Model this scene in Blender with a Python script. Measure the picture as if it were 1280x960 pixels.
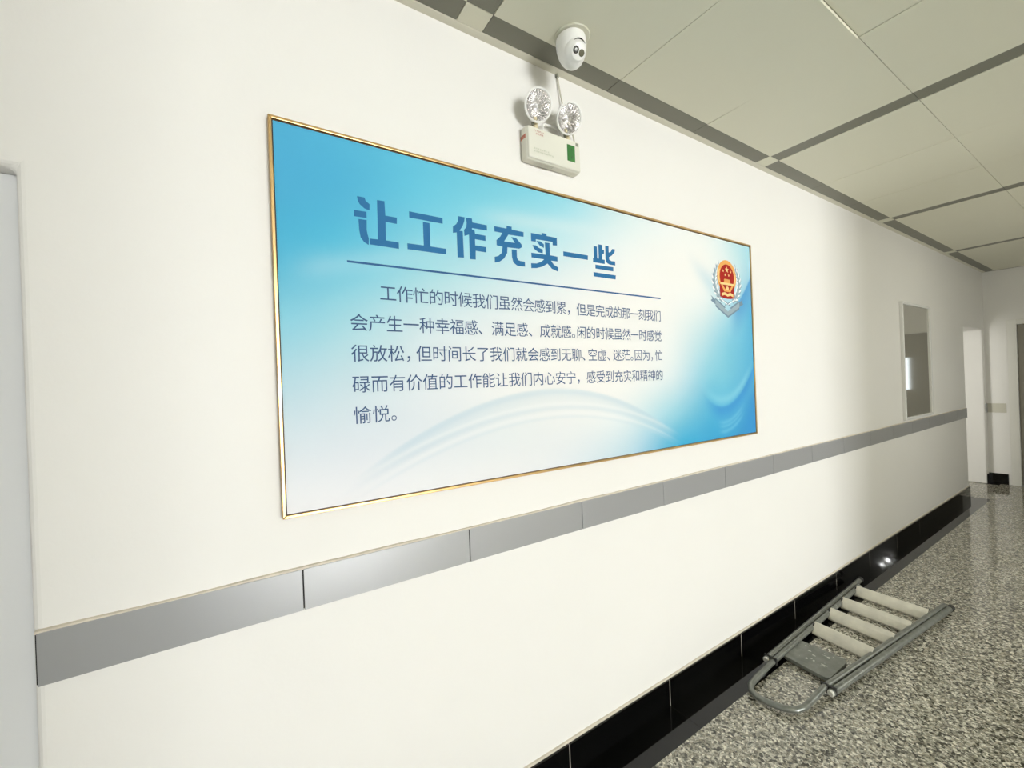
import bpy, math, random
from mathutils import Vector, Matrix
import numpy as np

random.seed(7)
for o in list(bpy.data.objects):
    bpy.data.objects.remove(o)
S = bpy.context.scene
COL = bpy.context.collection
R = math.radians

# ------------------------------------------------------------------ camera
cam_d = bpy.data.cameras.new('camera')
cam = bpy.data.objects.new('camera', cam_d)
COL.objects.link(cam)
cam_d.sensor_fit = 'HORIZONTAL'
cam_d.sensor_width = 36.0
cam_d.lens = 527.7 / 1280 * 36.0
cam_d.clip_start = 0.02
Rv = Vector((0.84064973, -0.5402978, -0.0372333))
Uv = Vector((0.03185328, -0.0193042, 0.99930612))
Fv = Vector((0.54064165, 0.84125242, -0.00098219))
M = Matrix((Rv, Uv, -Fv)).transposed().to_4x4()
M.translation = Vector((0, -1.27385, 1.5))
cam.matrix_world = M
S.camera = cam

# ------------------------------------------------------------------ world, lights, exposure
S.view_settings.view_transform = 'Standard'
S.view_settings.look = 'None'
S.view_settings.gamma = 1.0
S.view_settings.use_curve_mapping = False
S.view_settings.exposure = 0.36
world = bpy.data.worlds.new('world')
S.world = world
world.use_nodes = True
world.node_tree.nodes['Background'].inputs[0].default_value = (0.75, 0.85, 1.0, 1)
world.node_tree.nodes['Background'].inputs[1].default_value = 1.0


def area_light(name, loc, target, sx, sy, power, color=(1, 1, 1)):
    d = bpy.data.lights.new(name, 'AREA')
    d.shape = 'RECTANGLE'
    d.size = sx
    d.size_y = sy
    d.energy = power
    d.color = color
    o = bpy.data.objects.new(name, d)
    COL.objects.link(o)
    o.location = loc
    o.rotation_euler = (Vector(target) - Vector(loc)).to_track_quat('-Z', 'Y').to_euler()
    return o


# daylight through the glazed end of the lobby that opens opposite the poster wall
KEY_X = 1.7
area_light('lobby_daylight', (KEY_X, -9.80, 1.45), (KEY_X, 0, 1.45), 2.4, 2.3, 285, (0.975, 0.988, 1.02))
# daylight in the small room behind the far doorway
area_light('side_room_daylight', (5.7, 0.95, 1.4), (7.95, 0.10, 1.2), 0.35, 1.8, 17, (1.0, 0.99, 0.95))
# added fill at an invented window in the opposite wall further down the corridor
area_light('corridor_fill_light', (4.9, -2.50, 1.55), (4.9, 0, 1.55), 1.7, 1.3, 13.5, (1.0, 0.975, 0.88))
# added fill light from an unseen, invented window behind the camera
area_light('near_end_fill_light', (-3.05, -1.3, 1.5), (0, -1.3, 1.45), 1.6, 1.6, 6, (1.0, 0.98, 0.92))


# ------------------------------------------------------------------ materials
def lin(c):
    return tuple((v / 255 / 12.92) if v / 255 <= 0.04045 else ((v / 255 + 0.055) / 1.055) ** 2.4 for v in c)


def mat(name, rgb, rough=0.5, metal=0.0, spec=0.5, bump=0.0, bscale=60.0, var=0.0, vscale=6.0, coat=0.0,
        emit=None, trans=0.0, ior=1.45):
    m = bpy.data.materials.new(name)
    m.use_nodes = True
    nt = m.node_tree
    b = nt.nodes['Principled BSDF']
    b.inputs['Base Color'].default_value = (*rgb, 1)
    b.inputs['Roughness'].default_value = rough
    b.inputs['Metallic'].default_value = metal
    b.inputs['Specular IOR Level'].default_value = spec
    b.inputs['Coat Weight'].default_value = coat
    b.inputs['Coat Roughness'].default_value = 0.05
    b.inputs['Transmission Weight'].default_value = trans
    b.inputs['IOR'].default_value = ior
    if emit:
        b.inputs['Emission Color'].default_value = (*emit[0], 1)
        b.inputs['Emission Strength'].default_value = emit[1]
    tc = nt.nodes.new('ShaderNodeTexCoord')
    if bump:
        n = nt.nodes.new('ShaderNodeTexNoise')
        n.inputs['Scale'].default_value = bscale
        n.inputs['Detail'].default_value = 4
        nt.links.new(tc.outputs['Object'], n.inputs['Vector'])
        bp = nt.nodes.new('ShaderNodeBump')
        bp.inputs['Strength'].default_value = bump
        bp.inputs['Distance'].default_value = 0.002
        nt.links.new(n.outputs['Fac'], bp.inputs['Height'])
        nt.links.new(bp.outputs['Normal'], b.inputs['Normal'])
    if var:
        n = nt.nodes.new('ShaderNodeTexNoise')
        n.inputs['Scale'].default_value = vscale
        n.inputs['Detail'].default_value = 5
        nt.links.new(tc.outputs['Object'], n.inputs['Vector'])
        cr = nt.nodes.new('ShaderNodeValToRGB')
        cr.color_ramp.elements[0].position = 0.3
        cr.color_ramp.elements[1].position = 0.7
        cr.color_ramp.elements[0].color = (*[c * (1 - var) for c in rgb], 1)
        cr.color_ramp.elements[1].color = (*[min(1, c * (1 + var)) for c in rgb], 1)
        nt.links.new(n.outputs['Fac'], cr.inputs['Fac'])
        nt.links.new(cr.outputs['Color'], b.inputs['Base Color'])
    return m


def granite():
    m = bpy.data.materials.new('speckled_granite')
    m.use_nodes = True
    nt = m.node_tree
    b = nt.nodes['Principled BSDF']
    tc = nt.nodes.new('ShaderNodeTexCoord')

    def noise(sc, det, dist=0.0):
        n = nt.nodes.new('ShaderNodeTexNoise')
        n.inputs['Scale'].default_value = sc
        n.inputs['Detail'].default_value = det
        n.inputs['Distortion'].default_value = dist
        nt.links.new(tc.outputs['Object'], n.inputs['Vector'])
        return n
    v = nt.nodes.new('ShaderNodeTexVoronoi')
    v.inputs['Scale'].default_value = 108
    nt.links.new(tc.outputs['Object'], v.inputs['Vector'])
    cr = nt.nodes.new('ShaderNodeValToRGB')
    cr.color_ramp.interpolation = 'CONSTANT'
    e = cr.color_ramp.elements
    e[0].position = 0.0
    e[0].color = (*GR[0], 1)
    e[1].position = 0.16
    e[1].color = (*GR[1], 1)
    for p, c in ((0.38, GR[2]), (0.62, GR[3]), (0.80, GR[4])):
        x = e.new(p)
        x.color = (*c, 1)
    sp = nt.nodes.new('ShaderNodeSeparateColor')
    nt.links.new(v.outputs['Color'], sp.inputs['Color'])
    nt.links.new(sp.outputs['Red'], cr.inputs['Fac'])
    n2 = noise(75, 4, 1.2)
    cr2 = nt.nodes.new('ShaderNodeValToRGB')
    cr2.color_ramp.elements[0].position = 0.40
    cr2.color_ramp.elements[0].color = (0.42, 0.41, 0.38, 1)
    cr2.color_ramp.elements[1].position = 0.56
    cr2.color_ramp.elements[1].color = (1.25, 1.22, 1.15, 1)
    nt.links.new(n2.outputs['Fac'], cr2.inputs['Fac'])
    mx = nt.nodes.new('ShaderNodeMix')
    mx.data_type = 'RGBA'
    mx.blend_type = 'MULTIPLY'
    mx.inputs['Factor'].default_value = 1.0
    nt.links.new(cr.outputs['Color'], mx.inputs['A'])
    nt.links.new(cr2.outputs['Color'], mx.inputs['B'])
    nt.links.new(mx.outputs['Result'], b.inputs['Base Color'])
    b.inputs['Roughness'].default_value = 0.085
    b.inputs['Specular IOR Level'].default_value = 0.7
    return m


GR = [(0.07, 0.068, 0.055), (0.28, 0.275, 0.235), (0.50, 0.49, 0.43), (0.70, 0.69, 0.62), (0.36, 0.34, 0.28)]

M_wall = mat('wall_paint', (0.88, 0.866, 0.825), 0.55, bump=0.10, bscale=90, var=0.012, vscale=1.2)
M_caulk = mat('beige_caulk', (0.70, 0.64, 0.53), 0.7, bump=0.5, bscale=180, var=0.10, vscale=30)
M_white_trim = mat('white_trim', (0.86, 0.85, 0.79), 0.35)
M_panel = mat('ceiling_panel_metal', (0.76, 0.745, 0.60), 0.42, bump=0.05, bscale=300)
M_strip = mat('ceiling_strip_metal', (0.20, 0.197, 0.152), 0.42, bump=0.05, bscale=300)
M_rail = mat('brushed_rail', (0.43, 0.435, 0.44), 0.33, metal=0.35, bump=0.04, bscale=250)
M_black = mat('black_polished_granite', (0.003, 0.003, 0.003), 0.04, spec=0.42)
M_grout = mat('grey_grout', (0.50, 0.47, 0.40), 0.8)
M_floor = granite()
M_dark = mat('dark_void', (0.02, 0.02, 0.02), 0.8)
M_gold = mat('gold_frame_metal', (0.68, 0.45, 0.20), 0.28, metal=0.85)
M_goldin = mat('dark_frame_rebate', (0.07, 0.05, 0.05), 0.5)
M_ink = mat('navy_ink', (0.052, 0.105, 0.23), 0.6, spec=0.2)
M_title = mat('blue_ink', (0.030, 0.165, 0.37), 0.6, spec=0.2)
M_line = mat('dark_blue_ink', (0.035, 0.12, 0.30), 0.6, spec=0.2)
M_red = mat('red_ink', (0.40, 0.018, 0.012), 0.6, spec=0.2)
M_orange = mat('gold_ink', (0.85, 0.42, 0.12), 0.6, spec=0.2)
M_yellow = mat('pale_gold_ink', (0.93, 0.68, 0.30), 0.6, spec=0.2)
M_silver = mat('silver_ink', (0.90, 0.93, 0.94), 0.6, spec=0.2)
M_silver_d = mat('grey_blue_ink', (0.19, 0.28, 0.36), 0.6, spec=0.2)
M_silver_m = mat('mid_grey_ink', (0.34, 0.44, 0.50), 0.6, spec=0.2)
M_plastic = mat('cream_plastic', (0.80, 0.79, 0.69), 0.38)
M_plastic_w = mat('white_plastic', (0.93, 0.925, 0.89), 0.28)
M_stem = mat('yellowed_plastic', (0.72, 0.63, 0.40), 0.45)
M_chrome = mat('faceted_reflector', (0.86, 0.845, 0.83), 0.24, metal=1.0)
M_bulb = mat('bulb_glass', (0.9, 0.9, 0.9), 0.05, spec=0.8)
M_clear = mat('clear_plastic', (0.95, 0.95, 0.95), 0.03, trans=1.0, ior=1.3)
M_clear = bpy.data.materials.new('clear_cover')
M_clear.use_nodes = True
_nt = M_clear.node_tree
_nt.nodes.remove(_nt.nodes['Principled BSDF'])
_tr = _nt.nodes.new('ShaderNodeBsdfTransparent')
_gl = _nt.nodes.new('ShaderNodeBsdfGlossy')
_gl.inputs['Roughness'].default_value = 0.05
_fr = _nt.nodes.new('ShaderNodeFresnel')
_fr.inputs['IOR'].default_value = 1.3
_mx = _nt.nodes.new('ShaderNodeMixShader')
_nt.links.new(_fr.outputs[0], _mx.inputs[0])
_nt.links.new(_tr.outputs[0], _mx.inputs[1])
_nt.links.new(_gl.outputs[0], _mx.inputs[2])
_nt.links.new(_mx.outputs[0], _nt.nodes['Material Output'].inputs['Surface'])
M_green = mat('green_label', (0.045, 0.20, 0.045), 0.5)
M_greyd = mat('dark_grey_plastic', (0.10, 0.10, 0.09), 0.4)
M_greyl = mat('light_grey_plastic', (0.30, 0.30, 0.24), 0.4)
M_lblk = mat('lens_glass_black', (0.01, 0.01, 0.01), 0.05, spec=0.8)
M_lens = mat('lens_glass_grey', (0.35, 0.36, 0.37), 0.10, metal=0.6)
M_ir = mat('infrared_window', (0.10, 0.095, 0.05), 0.25)
M_redprint = mat('red_print', (0.45, 0.08, 0.05), 0.6)
M_greyprint = mat('grey_green_print', (0.50, 0.54, 0.40), 0.6)
M_rust = mat('rust_red_mark', (0.60, 0.24, 0.17), 0.7, var=0.3, vscale=120)
M_cord = mat('cream_cord', (0.60, 0.57, 0.46), 0.5)
M_tube = mat('grey_ladder_tube', (0.215, 0.225, 0.20), 0.30, metal=0.45, var=0.18, vscale=40)
M_tread = mat('pale_tread', (0.74, 0.71, 0.60), 0.5, bump=0.3, bscale=70, var=0.10, vscale=18)
M_plate = mat('paint_spotted_plate', (0.20, 0.21, 0.18), 0.45, bump=0.4, bscale=90, var=0.25, vscale=25)
M_plug = mat('white_end_plug', (0.72, 0.71, 0.64), 0.5)
M_rubber = mat('black_rubber', (0.03, 0.03, 0.028), 0.6)
M_paint = mat('dried_white_paint', (0.62, 0.61, 0.56), 0.6)
M_door = mat('grey_white_door', (0.76, 0.77, 0.77), 0.4, bump=0.1, bscale=50)
M_door_b = mat('brown_grey_door', (0.27, 0.25, 0.20), 0.45)
M_mirror = mat('framed_glass', (0.64, 0.63, 0.57), 0.06, metal=0.7)
M_silverf = mat('bright_frame', (0.90, 0.90, 0.87), 0.25)
M_daypane = mat('daylit_pane', (0.8, 0.85, 0.9), 0.3, emit=((0.80, 0.90, 1.0), 1.6))
M_dimpane = mat('fill_window_glow', (0.8, 0.85, 0.9), 0.3, emit=((0.93, 0.96, 1.0), 0.6))  # glowing panes of the two added fill windows
M_daywin = mat('daylit_window', (0.8, 0.85, 0.9), 0.3, emit=((0.95, 0.97, 1.0), 5.0))
M_lampon = mat('glint_bulb', (1, 1, 1), 0.3, emit=((0.95, 0.97, 1.0), 70.0))  # glow of the lamp added for the skirting glint


# ------------------------------------------------------------------ mesh helpers
class MB:
    def __init__(s):
        s.v = []
        s.f = []

    def add(s, vs, fs):
        k = len(s.v)
        s.v += [tuple(p) for p in vs]
        s.f += [tuple(i + k for i in f) for f in fs]
        return s

    def box(s, x0, x1, y0, y1, z0, z1):
        return s.add([(x0, y0, z0), (x1, y0, z0), (x1, y1, z0), (x0, y1, z0), (x0, y0, z1), (x1, y0, z1), (x1, y1, z1), (x0, y1, z1)],
                     [(0, 3, 2, 1), (4, 5, 6, 7), (0, 1, 5, 4), (1, 2, 6, 5), (2, 3, 7, 6), (3, 0, 4, 7)])

    def prism_xz(s, pts, y0, y1):
        # polygon (x, z) extruded from y0 (front, towards -Y) to y1
        a = sum(p[0] * q[1] - q[0] * p[1] for p, q in zip(pts, pts[1:] + pts[:1]))
        if a < 0:
            pts = pts[::-1]
        n = len(pts)
        vs = [(x, y0, z) for x, z in pts] + [(x, y1, z) for x, z in pts]
        fs = [tuple(range(n)), tuple(range(2 * n - 1, n - 1, -1))]
        fs += [(i, i + n, (i + 1) % n + n, (i + 1) % n) for i in range(n)]
        return s.add(vs, fs)

    def tube(s, path, r, n=12, closed=False):
        P = [Vector(p) for p in path]
        m = len(P)
        rings = []
        prev = None
        for i, p in enumerate(P):
            if i == 0:
                t = P[1] - P[0]
            elif i == m - 1:
                t = P[-1] - P[-2]
            else:
                t = (P[i + 1] - P[i]).normalized() + (P[i] - P[i - 1]).normalized()
            t.normalize()
            if prev is None:
                u = t.cross(Vector((0, 0, 1)))
                if u.length < 0.1:
                    u = t.cross(Vector((0, 1, 0)))
            else:
                u = prev - t * prev.dot(t)
            u.normalize()
            prev = u
            w = t.cross(u)
            rr = r[i] if isinstance(r, (list, tuple)) else r
            rings.append([p + (u * math.cos(2 * math.pi * k / n) + w * math.sin(2 * math.pi * k / n)) * rr for k in range(n)])
        vs = [v for ring in rings for v in ring]
        fs = [(i * n + k, i * n + (k + 1) % n, (i + 1) * n + (k + 1) % n, (i + 1) * n + k) for i in range(m - 1) for k in range(n)]
        fs += [tuple(range(n - 1, -1, -1)), tuple(range((m - 1) * n, m * n))]
        return s.add(vs, fs)

    def lathe(s, prof, org, axis, n=32, modr=None, cap=True):
        # prof: (radius, height along axis)
        ax = Vector(axis).normalized()
        u = ax.cross(Vector((0, 0, 1)))
        if u.length < 0.05:
            u = Vector((1, 0, 0))
        u.normalize()
        w = ax.cross(u)
        O = Vector(org)
        vs = []
        for (r, h) in prof:
            for k in range(n):
                a = 2 * math.pi * k / n
                q = r * (modr(k) if modr else 1)
                vs.append(O + ax * h + (u * math.cos(a) + w * math.sin(a)) * max(q, 1e-5))
        m = len(prof)
        fs = [(i * n + k, i * n + (k + 1) % n, (i + 1) * n + (k + 1) % n, (i + 1) * n + k) for i in range(m - 1) for k in range(n)]
        if cap:
            fs += [tuple(range(n - 1, -1, -1)), tuple(range((m - 1) * n, m * n))]
        return s.add(vs, fs)

    def build(s, name, material, parent=None, bevel=0.0, smooth=False, off=(0, 0, 0), seg=2):
        me = bpy.data.meshes.new(name)
        vs = [(x - off[0], y - off[1], z - off[2]) for x, y, z in s.v]
        me.from_pydata(vs, [], s.f)
        me.materials.append(material)
        me.update()
        o = bpy.data.objects.new(name, me)
        COL.objects.link(o)
        if parent is not None:
            o.parent = parent
        if smooth:
            for p in me.polygons:
                p.use_smooth = True
            try:
                me.set_sharp_from_angle(angle=R(38))
            except Exception:
                pass
        if bevel:
            b = o.modifiers.new('bevel', 'BEVEL')
            b.width = bevel
            b.segments = seg
            b.limit_method = 'ANGLE'
            b.angle_limit = R(40)
        return o


def struct(o):
    o['kind'] = 'structure'
    return o


def tag(o, label, cat, group=None):
    o['label'] = label
    o['category'] = cat
    if group:
        o['group'] = group
    return o


def thing(name, label, cat, loc, group=None):
    o = bpy.data.objects.new(name, None)
    o.empty_display_size = 0.05
    COL.objects.link(o)
    o.location = loc
    return tag(o, label, cat, group)


# ================================================================== SHELL
H = 2.70          # ceiling
XE = 8.06         # end wall
YR = -2.56        # opposite wall
LX = 3.20         # where the opposite wall starts (the lobby opens before it)
LY = -9.95        # glazed end of the lobby
XB = -3.2         # behind the camera

# wall with the poster: one slab with two door openings
w = MB()
w.prism_xz([(XB, 0), (-1.35, 0), (-1.35, 1.985), (-0.378, 1.985), (-0.378, 0), (7.04, 0), (7.04, 1.965), (7.945, 1.965),
            (7.945, 0), (XE + .02, 0), (XE + .02, H + .1), (XB, H + .1)], 0, 0.26)
wall = struct(w.build('wall_left', M_wall, bevel=0.016, seg=4))

w = MB()
w.box(XE, XE + .15, YR, -1.0, 0, H + .1)
w.box(XE, XE + .15, -1.0, -0.215, 2.03, H + .1)
w.box(XE, XE + .15, -0.215, 0.02, 0, H + .1)
wall_end = struct(w.build('wall_far', M_wall))

w = MB()
w.box(LX, 4.0, YR - .2, YR, 0, H + .1)
w.box(4.0, 5.8, YR - .2, YR, 0, .85)
w.box(4.0, 5.8, YR - .2, YR, 2.25, H + .1)
w.box(5.8, XE + .15, YR - .2, YR, 0, H + .1)
w.box(XB, 0.08, YR - .2, YR, 0, H + .1)  # unseen wall piece added to shade the left of the poster wall
w.box(LX, LX + .2, LY, YR - .19, 0, H + .1)
struct(w.build('wall_right', M_wall, bevel=0.01))
w = MB()
w.box(XB - .15, XB, LY, -2.2, 0, H + .1)
w.box(XB - .15, XB, -2.2, -0.4, 0, .6)
w.box(XB - .15, XB, -2.2, -0.4, 2.4, H + .1)
w.box(XB - .15, XB, -0.4, 0.2, 0, H + .1)
struct(w.build('wall_near', M_wall))
w = MB()
w.box(XB, 0.4, LY - .15, LY, 0, H + .1)
w.box(0.4, 3.0, LY - .15, LY, 2.65, H + .1)
w.box(3.0, LX + .2, LY - .15, LY, 0, H + .1)
struct(w.build('wall_lobby', M_wall))
# glazed entrance at the end of the lobby (out of frame, seen only in reflections)
g = MB()
for x in (0.43, 1.67, 2.93):
    g.box(x - .035, x + .035, LY + .0, LY + .06, 0, 2.65)
g.box(.4, 3.0, LY, LY + .06, 2.58, 2.65)
g.box(.4, 3.0, LY, LY + .06, 0, .08)
win = struct(g.build('window_1', M_silverf))
MB().box(.4, 3.0, LY - .04, LY - .02, 0.05, 2.6).build('window_pane', M_daywin, win)
g = MB()
for y in (-2.17, -1.3, -.43):
    g.box(XB - .06, XB, y - .03, y + .03, .6, 2.4)
g.box(XB - .06, XB, -2.2, -.4, .6, .66)
g.box(XB - .06, XB, -2.2, -.4, 2.34, 2.4)
win = struct(g.build('fill_window_near', M_silverf))  # unseen window added to send fill light along the corridor
MB().box(XB - .1, XB - .08, -2.2, -.4, .6, 2.4).build('window_pane', M_dimpane, win)

g = MB()
for x in (4.03, 4.9, 5.77):
    g.box(x - .03, x + .03, YR - .08, YR - .03, .85, 2.25)
g.box(4.0, 5.8, YR - .08, YR - .03, .85, .91)
g.box(4.0, 5.8, YR - .08, YR - .03, 2.19, 2.25)
win = struct(g.build('fill_window_right', M_silverf))  # unseen window added to brighten the far part of the poster wall
MB().box(4.0, 5.8, YR - .12, YR - .10, .85, 2.25).build('window_pane', M_dimpane, win)

# floor: speckled granite field
f = MB()
f.box(XB, XE + .2, -2.40, -0.1675, -0.06, 0)
f.box(XB, LX, LY, -2.40, -0.06, 0)
floor = struct(f.build('floor', M_floor))
MB().box(XB, 7.04, -0.1675, 0.0, -0.06, -0.0012).build('grout_bed', M_grout, floor)
f = MB()
f.box(7.04, XE + .2, -0.1675, 0.0, -0.06, 0)
f.box(-1.35, -.378, 0, .3, -0.06, 0)
f.box(5.4, 8.2, 0, 3.2, -0.06, 0)
f.build('threshold', M_floor, floor)
# black polished border tiles and the skirting above them (0.597 m modules)
J0 = 1.607 - 0.597 * 8


def border(x0, x1, y0, y1):
    MB().box(x0 + .0006, x1 - .0006, y0, y1, -0.03, 0.0).build('border_tile', M_black, floor)


sk = MB()
sk.box(-0.378, 7.03, -0.0126, 0.0, 0, 0.115)
skirt = struct(sk.build('baseboard_left', M_grout))
x = J0
while x < 7.03:
    a, b = max(x, XB), min(x + .597, 7.035)
    if b - a > .02:
        border(a, b, -0.1672, -0.0)
    a2 = max(a, -0.366)
    if b - a2 > .02:
        MB().box(a2 + .0016, b - .0016, -0.0135, -0.001, 0.0002, 0.117).build('skirting_tile', M_black, skirt, bevel=0.0012)
    x += .597
# caulk lip above the skirting, slightly wavy
def lip(name, x0, x1, zb, zt, depth, parent, amp):
    n = int((x1 - x0) / .04)
    mb = MB()
    top = []
    for i in range(n + 1):
        X = x0 + (x1 - x0) * i / n
        t = zt + amp * (math.sin(X * 7.1) + math.sin(X * 17.3 + 1) * .6 + random.uniform(-.5, .5))
        top.append((X, t))
    vs = []
    fs = []
    for X, t in top:
        vs += [(X, -depth, zb), (X, -depth, t - .002), (X, 0.001, t)]
    for i in range(n):
        k = i * 3
        fs += [(k, k + 3, k + 4, k + 1), (k + 1, k + 4, k + 5, k + 2)]
    mb.add(vs, fs)
    return mb.build(name, M_caulk, parent)


lip('caulk_lip', -0.366, 7.03, 0.112, 0.1275, 0.0055, skirt, 0.0008)

# skirting on the end wall, short piece up to the door frame
sk = MB()
sk.box(XE - .014, XE, -0.165, -0.0, 0, 0.132)
s2 = struct(sk.build('baseboard_far', M_black, bevel=0.002))
sk = MB()
sk.box(7.95, XE - .014, -0.0135, 0, 0, 0.125)
sk.build('skirting_tile', M_black, s2)
f = MB()
f.box(7.945, XE, -0.10, 0.0, 0.0, 0.0008)
f.build('border_tile', M_black, floor)

# opposite side skirting and border (only in reflections)
sk = MB()
sk.box(LX, XE, YR, YR + .014, 0, 0.125)
struct(sk.build('baseboard_right', M_black))
MB().box(LX, XE, YR, -2.4002, -0.06, 0.0).build('border_tile', M_black, floor)

# dado rail: half-metre panels
RZ0, RZ1 = 0.9135, 1.0225
rail = MB().box(-0.372, 7.035, -0.004, 0.0, RZ0 + .003, RZ1 - .003).build('trim_1', M_dark)
struct(rail)
joints = [-0.370] + [0.1245 + 0.4985 * k for k in range(0, 14)] + [7.035]
joints = [j for j in joints if j < 7.036]
for a, b in zip(joints, joints[1:]):
    if b - a < .02:
        continue
    g0 = .0018 if a > 0 else .0008
    MB().box(a + g0, b - .0012, -0.0085, -0.001, RZ0, RZ1).build('rail_panel', M_rail, rail, bevel=0.0008)
lip('caulk_lip', -0.372, 7.03, RZ1 - .002, RZ1 + .006, 0.0065, rail, 0.0011)
r2 = MB().box(XE - .008, XE, -0.165, 0.0, 0.905, 1.02).build('trim_2', mat('painted_rail', (0.62, 0.60, 0.50), .45))
struct(r2)
r3 = MB().box(7.965, XE - .008, -0.008, 0.0, 0.905, 1.02).build('rail_panel', M_rail, r2)

# ceiling: slab above, individual clip-in panels and dark strips below
ceil = MB()
ceil.box(XB, XE + .2, LY, 0.25, H + .03, H + .12)
ceiling = struct(ceil.build('ceiling', M_panel))
cells = []
SX = 0.634
W = 0.097
PER = 1.8645
k0 = -2
xs = []
for k in range(k0, 5):
    a = SX + PER * k
    xs.append(('strip', a, a + W))
    p = (PER - W) / 3
    for i in range(3):
        xs.append(('panel', a + W + p * i, a + W + p * (i + 1)))
rows = [('tray', -0.107, -0.029)] + [('row', -0.107 - .587 * (i + 1), -0.107 - .587 * i) for i in range(4)] + [('row', YR, -0.107 - .587 * 4)]
drop = {(2.0, 0): 0}


def panel(kind, x0, x1, y0, y1, z, tilt=0.0):
    g = 0.0009
    mb = MB().box(x0 + g, x1 - g, y0 + g, y1 - g, H + z, H + z + .012)
    if tilt:
        vs = []
        for (X, Y, Z) in mb.v:
            vs.append((X, Y, Z - tilt * (y1 - Y) / (y1 - y0)))
        mb.v = vs
    nm = 'ceiling_panel' if kind == 'l' else 'ceiling_strip'
    return mb.build(nm, M_panel if kind == 'l' else M_strip, ceiling, bevel=0.0006, seg=1)


random.seed(3)
for t, x0, x1 in xs:
    if x0 > XE or x1 < -1.8:
        continue
    x1 = min(x1, XE)
    if x1 - x0 < .02:
        continue
    for ri, (rt, y0, y1) in enumerate(rows):
        z = 0.0
        tilt = 0.0
        if t == 'panel' and rt == 'row':
            if y0 > -0.8 and 0.7 < x0 < 1.4:
                tilt = 0.010          # two sagging panels: their lit flange shows along the seam
            if x0 > 3.7 and x0 < 4.3 and y0 > -.8:
                z = -0.0022
            if 3.1 < x0 < 3.5 and y0 > -.8:
                z = -0.0011
            if 1.85 < x0 < 2.2 and y0 < -.6:
                z = -0.002
        light = (t == 'strip' and rt == 'tray') or (t == 'panel' and rt == 'row')
        if t == 'strip' and rt == 'tray':
            z = 0.001
        if t == 'strip' and rt == 'row':
            z = 0.002
        if t == 'panel' and rt == 'tray':
            z = 0.002
        panel('l' if light else 'd', x0, x1, y0, y1, z, tilt)
# shadow gap above the panels and the wall angle
struct(MB().box(XB, XE, -0.029, 0.0, H - .0005, H + .02).build('trim_3', mat('wall_angle', (0.74, 0.72, 0.60), .45), bevel=0.001))
struct(MB().box(XE - .012, XE, YR, -0.1, H - .001, H + .02).build('trim_4', M_strip))

# ================================================================== DOORS
# near doorway on the left: recessed leaf and lining
d = MB()
d.box(-1.35, -1.30, 0.085, 0.26, 0, 1.985)
d.box(-1.30, -0.378, 0.165, 0.26, 1.955, 1.985)
door1 = struct(d.build('door_1', M_door, bevel=0.003))
MB().box(-1.299, -0.3785, 0.048, 0.088, 0.008, 1.984).build('door_leaf', M_door, door1, bevel=0.002)
MB().lathe([(0.0, 0), (0.022, 0), (0.022, .008), (.009, .012), (.009, .045), (.014, .05), (.014, .06), (0, .06)], (-1.22, .048, 1.0), (0, -1, 0), 20).build('door_handle', M_silverf, door1, smooth=True)

# far doorway in the same wall opens to a small room
room = MB()
room.box(5.4, 8.2, 3.2, 3.3, 0, H)
room.box(5.3, 5.4, .26, 3.3, 0, H)
room.box(8.0, 8.15, .26, 3.3, 0, H)
room.box(5.3, 8.2, .26, 3.3, H, H + .08)
struct(room.build('wall_side_room', M_wall))
d2 = MB()
d2.box(7.04, 7.055, .02, .26, 0, 1.965)
d2.box(7.93, 7.945, .20, .25, 0, 1.965)
d2.box(7.055, 7.93, .20, .26, 1.95, 1.965)
door2 = struct(d2.build('door_2', M_white_trim))

# end wall door: white architrave, brown-grey leaf with a tall glazed slit
d = MB()
d.box(XE - .016, XE + .05, -0.27, -0.192, 0, 2.06)
d.box(XE - .016, XE + .05, -1.035, -0.975, 0, 2.06)
d.box(XE - .016, XE + .05, -0.975, -0.27, 2.0, 2.06)
door3 = struct(d.build('door_3', M_white_trim, bevel=0.002))
l = MB()
PY0, PY1, PZ0, PZ1 = -0.85, -0.765, 1.20, 1.66
l.box(XE + .01, XE + .05, PY1, -0.272, .006, 1.998)
l.box(XE + .01, XE + .05, -0.973, PY0, .006, 1.998)
l.box(XE + .01, XE + .05, PY0, PY1, .006, PZ0)
l.box(XE + .01, XE + .05, PY0, PY1, PZ1, 1.998)
leaf = l.build('door_leaf', M_door_b, door3)
MB().box(XE + .024, XE + .03, PY0, PY1, PZ0, PZ1).build('glass_pane', M_daypane, leaf)

# ================================================================== POSTER
PX0, PX1, PZ0, PZ1 = 0.0815, 2.4315, 1.1675, 2.2265
FW = 0.0085
YF = -0.021
poster = thing('wall_poster', 'large blue and white framed notice with a slogan, paragraph and red crest', 'poster', (0.0815, 0, 1.1675))
po = poster.location[:]


def pf(name, x0, x1, z0, z1):
    mb = MB().box(x0, x1, YF, 0.0, z0, z1)
    return mb.build(name, M_gold, poster, bevel=0.0012, off=po)


def mitre(name, pts):
    return MB().prism_xz(pts, YF, 0.0).build(name, M_gold, poster, bevel=0.0015, off=po, seg=3)


a, b, c, d_ = PX0, PX1, PZ0, PZ1
mitre('frame_bar', [(a, d_), (b, d_), (b - FW, d_ - FW), (a + FW, d_ - FW)])
mitre('frame_bar', [(a, c), (b, c), (b - FW, c + FW), (a + FW, c + FW)])
mitre('frame_bar', [(a, c), (a, d_), (a + FW, d_ - FW), (a + FW, c + FW)])
mitre('frame_bar', [(b, c), (b, d_), (b - FW, d_ - FW), (b - FW, c + FW)])
MB().box(a + .004, b - .004, -0.012, -0.002, c + .004, d_ - .004).build('backing_board', M_goldin, poster, off=po)

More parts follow.
